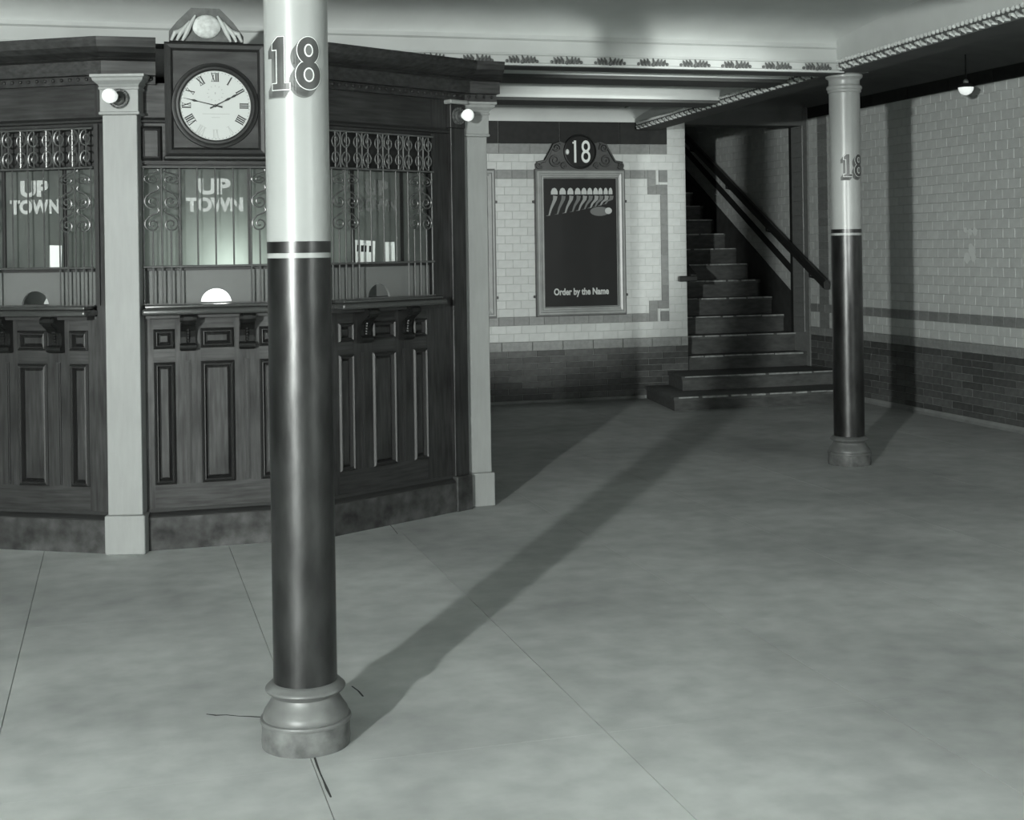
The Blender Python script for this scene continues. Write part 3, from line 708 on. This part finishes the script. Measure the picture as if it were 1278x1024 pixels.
bayL = bay('ticket window bay at the left edge of the picture, beyond the pale post', shift(mid(Jm, J0), -30, 0.09), -30, None, 0.62, 0.44)
bayR = bay('shadowed ticket window bay to the right of the foreground column', shift(mid(J1, J2), 30, -0.095), 30, mat('window_letters_shaded', 0.16, 0.5, 0.3), 0.435, 0.62)  # letters get a darker copy that paints in the bay's shade
# notices behind the panes
def notice(label, bayo, x, z, w, h, tilt=0, lines=0):
    t = thing('notice', label, 'notice', (0, 0, 0)); t.matrix_world = Matrix.Translation(bayo.location) @ Matrix.Rotation(bayo.rotation_euler.z, 4, 'Z') @ Matrix.Translation((x, 0.034, z)) @ Matrix.Rotation(R(tilt), 4, 'Y')
    pbox('sheet', M_paper, t, -w/2, w/2, 0, 0.0015, 0, h)
    for k in range(lines):
        bm = bmesh.new()
        for q in range(4): box(bm, -w*0.36+q*w*0.19, -w*0.36+q*w*0.19+w*(0.06+0.06*(q % 2)), -0.001, 0, h*0.5, h*0.78)
        part('print', bm, M_ink, t)
notice('white notice with a line of print, leaning in the shadowed ticket window', bayR, -0.10, 1.433, 0.15, 0.125, 3, 1)
notice('narrow blank white card beside the printed notice in the shadowed window', bayR, 0.085, 1.433, 0.075, 0.115, -1, 0)
notice('white card standing in the ticket window at the left picture edge', bayL, 0.115, 1.437, 0.07, 0.115, 2, 0)

# entablature runs either side of the clock
PR = [(-0.1, 2.36), (0.03, 2.36), (0.03, 2.40), (0.085, 2.40), (0.085, 2.468), (0.095, 2.47), (0.105, 2.476), (0.10, 2.484), (0.112, 2.49), (0.135, 2.505), (0.155, 2.53), (0.165, 2.56), (0.165, 2.578), (-0.1, 2.578)]
def entab(name, label, path):
    t = thing(name, label, 'cornice', (path[0][0], path[0][1], 0))
    bm = bmesh.new(); o = path[0]; sweep(bm, [(a-o[0], b-o[1]) for a, b in path], PR); part('cornice_moulding', bm, M_woodh, t)
    bm = bmesh.new()
    for (a, b) in zip(path, path[1:]):
        d = Vector(b)-Vector(a); L = d.length; d.normalize(); nn = Vector((d.y, -d.x)); s = 0.03
        while s < L:
            p = Vector(a)+d*s+nn*0.034-Vector(o); sphere(bm, (p.x, p.y, 2.385), 0.009, 7, 5); s += 0.047
    q = part('bead_row', bm, M_wood, t, True); q['kind'] = 'stuff'
    return t
far_l = (Jm[0]-0.0, Jm[1]+0.0)
entab('booth_cornice', 'dark wooden cornice over the left bay and post, ending beside the clock', [far_l, J0, (0.20, 7.235)])
entab('booth_cornice', 'shadowed dark wooden cornice between the foreground column and the far post', [(0.78, 7.235), J1, J2, (2.14, 7.79)])

# posts
def post(label, loc, phi, w, d, ztop, lampblock=True):
    t = thing('booth_post', label, 'post', (loc[0], loc[1], 0), R(phi))
    h = w/2
    pbox('plinth', M_post, t, -h-0.014, h+0.014, -0.014, d, 0, 0.195, 0.004)
    pbox('shaft', M_post, t, -h, h, 0.004, d, 0.195, ztop-0.2, 0.003)
    pbox('lamp_block', M_post, t, -h-0.010, h+0.010, -0.006, d, ztop-0.198, ztop-0.062, 0.002)
    for z in (ztop-0.2, ztop-0.075):
        pbox('band', M_post, t, -h-0.016, h+0.016, -0.012, d, z, z+0.016, 0.004)
    bm = bmesh.new(); sw = [(-h-0.005, d), (-h-0.005, 0.0), (h+0.005, 0.0), (h+0.005, d)]
    sweep(bm, sw, [(-0.04, ztop-0.06), (0.006, ztop-0.06), (0.012, ztop-0.048), (0.032, ztop-0.03), (0.036, ztop-0.018), (0.044, ztop-0.012), (0.044, ztop), (-0.04, ztop)])
    part('cap', bm, M_post, t)
    return t
post('pale square post with a bulb, between the left edge and the clock', (0.022, 7.165), -15, 0.172, 0.12, 2.40)
post('pale square post at the right end of the booth, beside the tiled wall', (2.017, 7.785), 4, 0.150, 0.14, 2.358)
# dark pilaster on the end of the shadowed bay
t = thing('wood_pilaster', 'dark varnished pilaster with a bulb, beside the pale end post', 'pilaster', (J2[0]-0.052, J2[1]-0.03, 0), R(30))
pbox('plinth', M_wbase, t, -0.068, 0.055, -0.05, 0.03, 0, 0.2, 0.004)
pbox('shaft', M_wood, t, -0.06, 0.05, -0.028, 0.03, 0.2, 2.2, 0.003)
pbox('lamp_block', M_wood, t, -0.066, 0.052, -0.034, 0.03, 2.2, 2.335, 0.003)
pbox('cap', M_post, t, -0.085, 0.055, -0.06, 0.03, 2.336, 2.36, 0.006)
def bulb_lamp(label, loc, phi, d):
    t = thing('bulb_lamp', label, 'lamp', loc, R(phi))
    bm = bmesh.new(); lathe(bm, [(0, 0), (0.05, 0), (0.05, 0.006), (0.044, 0.010), (0.042, 0.007), (0.036, 0.007), (0.034, 0.014), (0.027, 0.018), (0.0, 0.02)], 28)
    for k in range(14): sphere(bm, (0.046*math.cos(k*0.449), 0.046*math.sin(k*0.449), 0.010), 0.006, 6, 4)
    part('rosette', bm, M_brass, t, True, rot=UP)
    bm = bmesh.new(); lathe(bm, [(0, 0.018), (0.02, 0.018), (0.022, 0.03), (0.018, d*0.45), (0.021, d*0.5), (0, d*0.5)], 20); part('socket', bm, M_brass, t, True, rot=UP)
    bm = bmesh.new(); lathe(bm, [(0.016, d*0.5-0.004), (0.02, d*0.55), (0.031, d*0.75), (0.036, d*0.95), (0.034, d*1.1), (0.026, d*1.22), (0.012, d*1.29), (0, d*1.30)], 24); part('bulb', bm, M_bulb, t, True, rot=UP)
c15, s15 = math.cos(R(15)), math.sin(R(15))
bulb_lamp('round white bulb on the pale post left of the clock', (0.022-0.002, 7.165-0.017, 2.279), -20, 0.13)
bulb_lamp('bright white bulb on the shadowed end of the booth', (J2[0]-0.052+0.5*0.034-0.005, J2[1]-0.03-0.866*0.034-0.003, 2.268), 30, 0.085)

# booth shell: roof, back and sides
t = thing('booth_shell', 'dark wooden roof and rear walls of the ticket booth', 'booth', (0.5, 8.4, 0))
bm = bmesh.new(); plan_prism(bm, [(a-0.5, b-8.4) for a, b in ((-1.0, 7.84), (-0.04, 7.27), (1.02, 7.27), (1.93, 7.80), (2.06, 7.93), (2.06, 10.2), (-1.0, 10.2))], 2.55, 2.577); part('roof', bm, M_wood, t)
pbox('side_wall', M_wood, t, 1.515, 1.55, -0.47, 1.8, 0, 2.55); pbox('side_wall', M_wood, t, -1.5, -1.47, -0.53, 1.8, 0, 2.55)
pbox('rear_wall', M_wood, t, -1.5, 1.55, 1.78, 1.8, 0, 2.55)
pbox('partition', M_inside, t, -1.3, 1.4, 0.0, 0.02, 0, 2.5)
lamp('booth_fill', (0.57, 7.46, 1.43), 11.0, 0.08)  # added unseen lamps behind the glass, brighten panes and wickets
lamp('booth_fill', (-0.30, 7.72, 1.62), 0.6, 0.05)
lamp('booth_fill', (1.30, 7.72, 1.62), 0.15, 0.05)

# ------------------------------------------------------------------ clock
ck = thing('wall_clock', 'large round white clock with Roman numerals in a square dark wooden case', 'clock', (0.49, 7.225, 2.247))
pbox('case', M_case, ck, -0.245, 0.25, -0.10, 0.0, -0.249, 0.315)
bm = bmesh.new()
sw = [(0, 0), (0.0, -0.012), (0.012, -0.022), (0.03, -0.016), (0.04, -0.004), (0.042, 0.0)]
rows = []
for d, y in sw: rows.append([bm.verts.new((x, y-0.10, z)) for x, z in ((-0.248+d, -0.254+d), (0.255-d, -0.254+d), (0.255-d, 0.318-d), (-0.248+d, 0.318-d))])
for A_, B_ in zip(rows, rows[1:]):
    for q in range(4): bm.faces.new((A_[q], A_[(q+1) % 4], B_[(q+1) % 4], B_[q]))
part('case_moulding', bm, M_woodd, ck)
pbox('shelf_moulding', M_woodd, ck, -0.256, 0.262, -0.125, 0.0, -0.272, -0.255, 0.004)
bm = bmesh.new(); lathe(bm, [(0.176, 0.0), (0.176, 0.022), (0.184, 0.030), (0.194, 0.028), (0.202, 0.018), (0.214, 0.014), (0.218, 0.0)], 64); part('bezel', bm, M_woodd, ck, True, loc=(0, -0.10, 0), rot=UP)
bm = bmesh.new(); lathe(bm, [(0, 0.012), (0.177, 0.012), (0.177, 0.0), (0, 0.0)], 64); dial = part('dial', bm, M_dial, ck, loc=(0, -0.10, 0), rot=UP)
NUM = ['XII', 'I', 'II', 'III', 'IIII', 'V', 'VI', 'VII', 'VIII', 'IX', 'X', 'XI']
WID = [0.042, 0.006, 0.018, 0.029, 0.037, 0.026, 0.033, 0.043, 0.052, 0.034, 0.028, 0.036]
def stroke(bm, x0, y0, x1, y1, w):
    d = Vector((x1-x0, y1-y0)).normalized(); n_ = Vector((-d.y, d.x))*w/2
    bm.faces.new([bm.verts.new((p[0], p[1], 0)) for p in ((x0+n_.x, y0+n_.y), (x0-n_.x, y0-n_.y), (x1-n_.x, y1-n_.y), (x1+n_.x, y1+n_.y))])
def roman(s):                # strokes, 0.044 tall, centred
    bm = bmesh.new(); adv = {'I': 0.010, 'V': 0.020, 'X': 0.020}; tot = sum(adv[c] for c in s); x = -tot/2; h = 0.021
    for c in s:
        a = adv[c]
        if c == 'I': stroke(bm, x+a/2, -h, x+a/2, h, 0.0066)
        elif c == 'V': stroke(bm, x+0.003, h, x+a/2, -h, 0.0052); stroke(bm, x+a-0.003, h, x+a/2, -h, 0.0024)
        else: stroke(bm, x+0.003, h, x+a-0.003, -h, 0.0052); stroke(bm, x+a-0.003, h, x+0.003, -h, 0.0024)
        x += a
    stroke(bm, -tot/2, h, tot/2, h, 0.0022); stroke(bm, -tot/2, -h, tot/2, -h, 0.0022)
    return bm
for i, s in enumerate(NUM):
    a = R(90-30*i); o = part('numeral', roman(s), M_dialfaint if i in (5, 6, 7) else M_dialink, dial, loc=(0.143*math.cos(a), 0.143*math.sin(a), 0.0124), rot=(0, 0, a-R(90)))
bm = bmesh.new()
for k in range(60):
    a = R(6*k); r0 = 0.1665; stroke(bm, r0*math.cos(a), r0*math.sin(a), 0.171*math.cos(a), 0.171*math.sin(a), 0.0022)
part('minute_track', bm, M_dialink, dial, loc=(0, 0, 0.0124))
bm = bmesh.new()
for k in range(12):
    a = R(30*k); stroke(bm, 0.034*math.cos(a), 0.034*math.sin(a)+0.062, 0.041*math.cos(a), 0.041*math.sin(a)+0.062, 0.003)
stroke(bm, 0, 0.058, 0, 0.068, 0.005)
part('seconds_ring', bm, mat('dial_ink_grey', 0.38, 0.6, 0.2), dial, loc=(0, 0, 0.0124))
bm = bmesh.new(); stroke(bm, -0.065, -0.042, 0.07, -0.042, 0.0022); stroke(bm, -0.02, -0.06, 0.022, -0.06, 0.0018); part('maker_line', bm, mat('dial_ink_grey', 0.38), dial, loc=(0, 0, 0.0124))
def hand(name, ang, pts, z):
    bm = bmesh.new(); poly = [(w, r) for r, w in pts]+[(-w, r) for r, w in pts[::-1]]
    a = [bm.verts.new((x, y, 0)) for x, y in poly]; b = [bm.verts.new((x, y, 0.002)) for x, y in poly]
    for i in range(len(pts)-1):
        n = len(poly); bm.faces.new((b[i], b[i+1], b[n-2-i], b[n-1-i])); bm.faces.new((a[i+1], a[i], a[n-1-i], a[n-2-i]))
    for i in range(len(poly)): bm.faces.new((a[i], a[(i+1) % len(poly)], b[(i+1) % len(poly)], b[i]))
    part(name, bm, M_dialink, dial, loc=(0, 0, z), rot=(0, 0, R(-ang)))
hand('hour_hand', 62, [(-0.03, 0.004), (0, 0.003), (0.05, 0.0022), (0.072, 0.006), (0.088, 0.002), (0.105, 0.006), (0.135, 0.0008)], 0.016)
hand('minute_hand', 283, [(-0.035, 0.005), (0, 0.003), (0.09, 0.0018), (0.108, 0.006), (0.122, 0.002), (0.165, 0.0008)], 0.019)
bm = bmesh.new(); lathe(bm, [(0, 0.024), (0.006, 0.022), (0.008, 0.013)], 14); part('hand_boss', bm, M_dialink, dial, True)
# plaster crest on top of the clock case
cr = thing('plaster_crest', 'scrolled plaster ornament perched above the clock', 'ornament', (0.44, 7.17, 2.579))
bm = bmesh.new(); prism(bm, [(-0.17, 0), (0.2, 0), (0.2, 0.03), (0.15, 0.10), (0.08, 0.17), (-0.06, 0.17), (-0.13, 0.10), (-0.17, 0.05)], 0.0, 0.05); part('backplate', bm, M_orn_dk, cr)
bm = bmesh.new(); bmesh.ops.create_uvsphere(bm, u_segments=18, v_segments=10, radius=1, matrix=Matrix.Translation((0.015, -0.004, 0.075)) @ Matrix.Diagonal((0.072, 0.022, 0.06, 1))); part('boss', bm, M_orn, cr, True)
for s in (-1, 1):
    for k in range(3):
        bm = bmesh.new(); x = 0.015+s*(0.10+0.028*k)
        tube(bm, [(x+s*0.02, -0.012, 0.0), (x, -0.022, 0.04), (x-s*0.02, -0.018, 0.085-0.02*k), (x-s*0.045, -0.008, 0.13-0.03*k)], [0.006, 0.012, 0.011, 0.005], 7); part('scroll_rib', bm, M_beam, cr, True)

# ------------------------------------------------------------------ framed posters on the rear wall
def poster_frame(label, uc, crest, art):
    t = thing('poster_frame', label, 'poster frame', (uc, VB-0.008, 0))
    hw, z0, z1 = 0.455, 0.848, 2.258; a = 0.082
    prof = [(0, 0), (0, -0.035), (0.012, -0.05), (0.026, -0.05), (0.032, -0.036), (0.052, -0.030), (0.058, -0.042), (0.070, -0.042), (0.078, -0.022), (a, -0.020), (a, 0)]
    corner = lambda d: ((-hw+d, z0+d), (hw-d, z0+d), (hw-d, z1-d), (-hw+d, z1-d))
    for q in range(4):
        bm = bmesh.new(); A_ = [bm.verts.new((corner(d)[q][0], y, corner(d)[q][1])) for d, y in prof]; B_ = [bm.verts.new((corner(d)[(q+1) % 4][0], y, corner(d)[(q+1) % 4][1])) for d, y in prof]
        for i in range(len(prof)-1): bm.faces.new((A_[i], B_[i], B_[i+1], A_[i+1]))
        part('frame_rail', bm, M_frame, t)
    bm = bmesh.new()
    for q, (x0, x1, y0, y1) in enumerate(((-hw-0.006, hw+0.006, z0-0.012, z0), (-hw-0.006, hw+0.006, z1, z1+0.012), (-hw-0.008, -hw, z0, z1), (hw, hw+0.008, z0, z1))): box(bm, x0, x1, -0.03, 0.0, y0, y1)
    part('frame_edge', bm, M_framed, t)
    pbox('poster', M_poster, t, -hw+a, hw-a, -0.018, -0.004, z0+a, z1-a)
    for s in (-1, 1):
        for z in (1.02, 1.94): pbox('lug', M_framed, t, s*(hw+0.018)-0.012, s*(hw+0.018)+0.012, -0.02, 0, z, z+0.025, 0.004)
    if crest:
        cz = z1+0.012
        out = [(-0.45, cz), (-0.455, cz+0.05), (-0.42, cz+0.07), (-0.37, cz+0.075), (-0.33, cz+0.12), (-0.285, cz+0.20), (-0.25, cz+0.255), (-0.20, cz+0.265), (-0.16, cz+0.25)]
        arc = [(0.165*math.cos(R(x)), cz+0.165+0.165*math.sin(R(x))) for x in range(148, 31, -9)]
        bm = bmesh.new(); prism(bm, out+arc+[(-x, z) for x, z in out[::-1]], -0.03, 0.0); cb = part('crest', bm, M_framed, t, label='scrolled dark crest over the frame')
        bm = bmesh.new(); lathe(bm, [(0, 0.012), (0.15, 0.010), (0.155, 0.018), (0.166, 0.016), (0.17, 0.0)], 40); part('medallion', bm, M_poster, cb, True, loc=(0, -0.03, cz+0.168), rot=UP)
        for s in (-1, 1):
            for (x, z, r, sg) in ((0.26, cz+0.085, 0.062, 1), (0.245, cz+0.205, 0.045, -1), (0.42, cz+0.035, 0.032, 1), (0.17, cz+0.03, 0.03, -1)):
                bm = bmesh.new(); tube(bm, [(s*p[0], p[1]-0.034, p[2]) for p in spiral(x, z, r, R(200), 1.6, sg, 22)], 0.011, 6); part('scroll', bm, M_framed, cb, True)
            bm = bmesh.new(); tube(bm, [(s*0.44, -0.034, cz+0.06), (s*0.36, -0.036, cz+0.075), (s*0.31, -0.036, cz+0.16), (s*0.27, -0.036, cz+0.235), (s*0.2, -0.034, cz+0.258)], 0.013, 6); part('rim', bm, M_framed, cb, True)
        for ch, x, w in (('1', -0.055, 0.022), ('8', 0.055, 0.092)):
            if ch == '1':
                bm = bmesh.new(); box(bm, x-0.011, x+0.011, -0.05, -0.044, cz+0.06, cz+0.275); box(bm, x-0.026, x-0.01, -0.05, -0.044, cz+0.245, cz+0.262); part('numeral', bm, M_paper, cb)
            else: me = text_mesh('8', 0.22, 0.002, w, 0.0); obj('numeral', me, M_paper, cb, (x, -0.046, cz+0.168), UP)
        bm = bmesh.new(); sphere(bm, (-0.135, -0.045, cz+0.165), 0.02, 10, 8, 1.4); part('stud', bm, M_paper, cb, True)
    if art:
        me = text_mesh('Order by the Name', 0.088, 0.0008, 0.565, 0.003); obj('lettering', me, M_postw, t, (0.0, -0.0195, 1.065), UP)
        xs = (-0.265, -0.18, -0.10, -0.025, 0.04, 0.10, 0.16, 0.21, 0.265, 0.315)
        for i, x in enumerate(xs):
            w = 0.034-0.0016*i; bm = bmesh.new()
            prism(bm, [(x-w, 2.022), (x-w, 2.05), (x-w*0.6, 2.078), (x, 2.087), (x+w*0.6, 2.078), (x+w, 2.05), (x+w, 2.022)], -0.0195, -0.0182); part('cap_mark', bm, M_postw, t)
            bm = bmesh.new(); L = 0.19-0.012*i
            cv = [(x+0.01, 2.012), (x+0.005, 1.975), (x-0.035, 2.01-L*0.65), (x-0.055, 2.01-L), (x-0.085, 2.005-L)]
            ww = [0.024, 0.020, 0.012, 0.008, 0.003]
            poly = [(p[0]-q*0.9, p[1]) for p, q in zip(cv, ww)]; pol2 = [(p[0]+q*0.9, p[1]-q*0.3) for p, q in zip(cv, ww)]
            for k in range(4): bm.faces.new([bm.verts.new((a_, -0.0192, b_)) for a_, b_ in (poly[k], poly[k+1], pol2[k+1], pol2[k])])
            part('script_stroke', bm, M_postg if i % 2 else mat('poster_midgrey', 0.28), t)
        bm = bmesh.new(); prism(bm, [(0.2+0.10*math.cos(R(k)), 1.855+0.045*math.sin(R(k))) for k in range(0, 360, 20)], -0.0195, -0.0182); part('oval_mark', bm, M_postg, t)
        bm = bmesh.new(); prism(bm, [(0.29+0.036*math.cos(R(k)), 1.86+0.032*math.sin(R(k))) for k in range(0, 360, 24)], -0.021, -0.0195); part('oval_dot', bm, M_postw, t)
    return t
poster_frame('framed black poster reading Order by the Name under a crest numbered 18', 4.354, True, True)
poster_frame('poster frame mostly hidden behind the pale end post of the booth', 3.03, False, False)

# ------------------------------------------------------------------ globe lamp in the side aisle
t = thing('globe_lamp', 'small white globe lamp with a dark shade high at the right edge', 'lamp', (6.45, 9.45, 2.72))
bm = bmesh.new(); lathe(bm, [(0, -0.062), (0.02, -0.058), (0.042, -0.044), (0.056, -0.022), (0.06, 0.0), (0, 0.0)], 24); part('globe', bm, M_bulb, t, True)
bm = bmesh.new(); lathe(bm, [(0.066, -0.002), (0.066, 0.004), (0.05, 0.022), (0.022, 0.034), (0, 0.036)], 24); part('shade', bm, M_shade, t, True)
bm = bmesh.new(); sphere(bm, (0, 0, 0.045), 0.021, 12, 8); part('finial', bm, M_colw, t, True)
bm = bmesh.new(); tube(bm, [(0, 0, 0.06), (0, 0, 0.30)], 0.006, 6); part('stem', bm, M_shade, t)

GROUPS = {'ticket_bay': 'ticket window bays of the booth', 'booth_post': 'pale posts of the booth', 'iron_column': 'numbered iron columns', 'bulb_lamp': 'bare bulbs on the booth',
          'notice': 'notices in the ticket windows', 'poster_frame': 'poster frames on the rear wall', 'handrail': 'stair handrails', 'booth_cornice': 'cornices of the booth'}
for o in C.objects:
    k = o.name.split('.')[0]
    if o.parent is None and k in GROUPS: o['group'] = GROUPS[k]
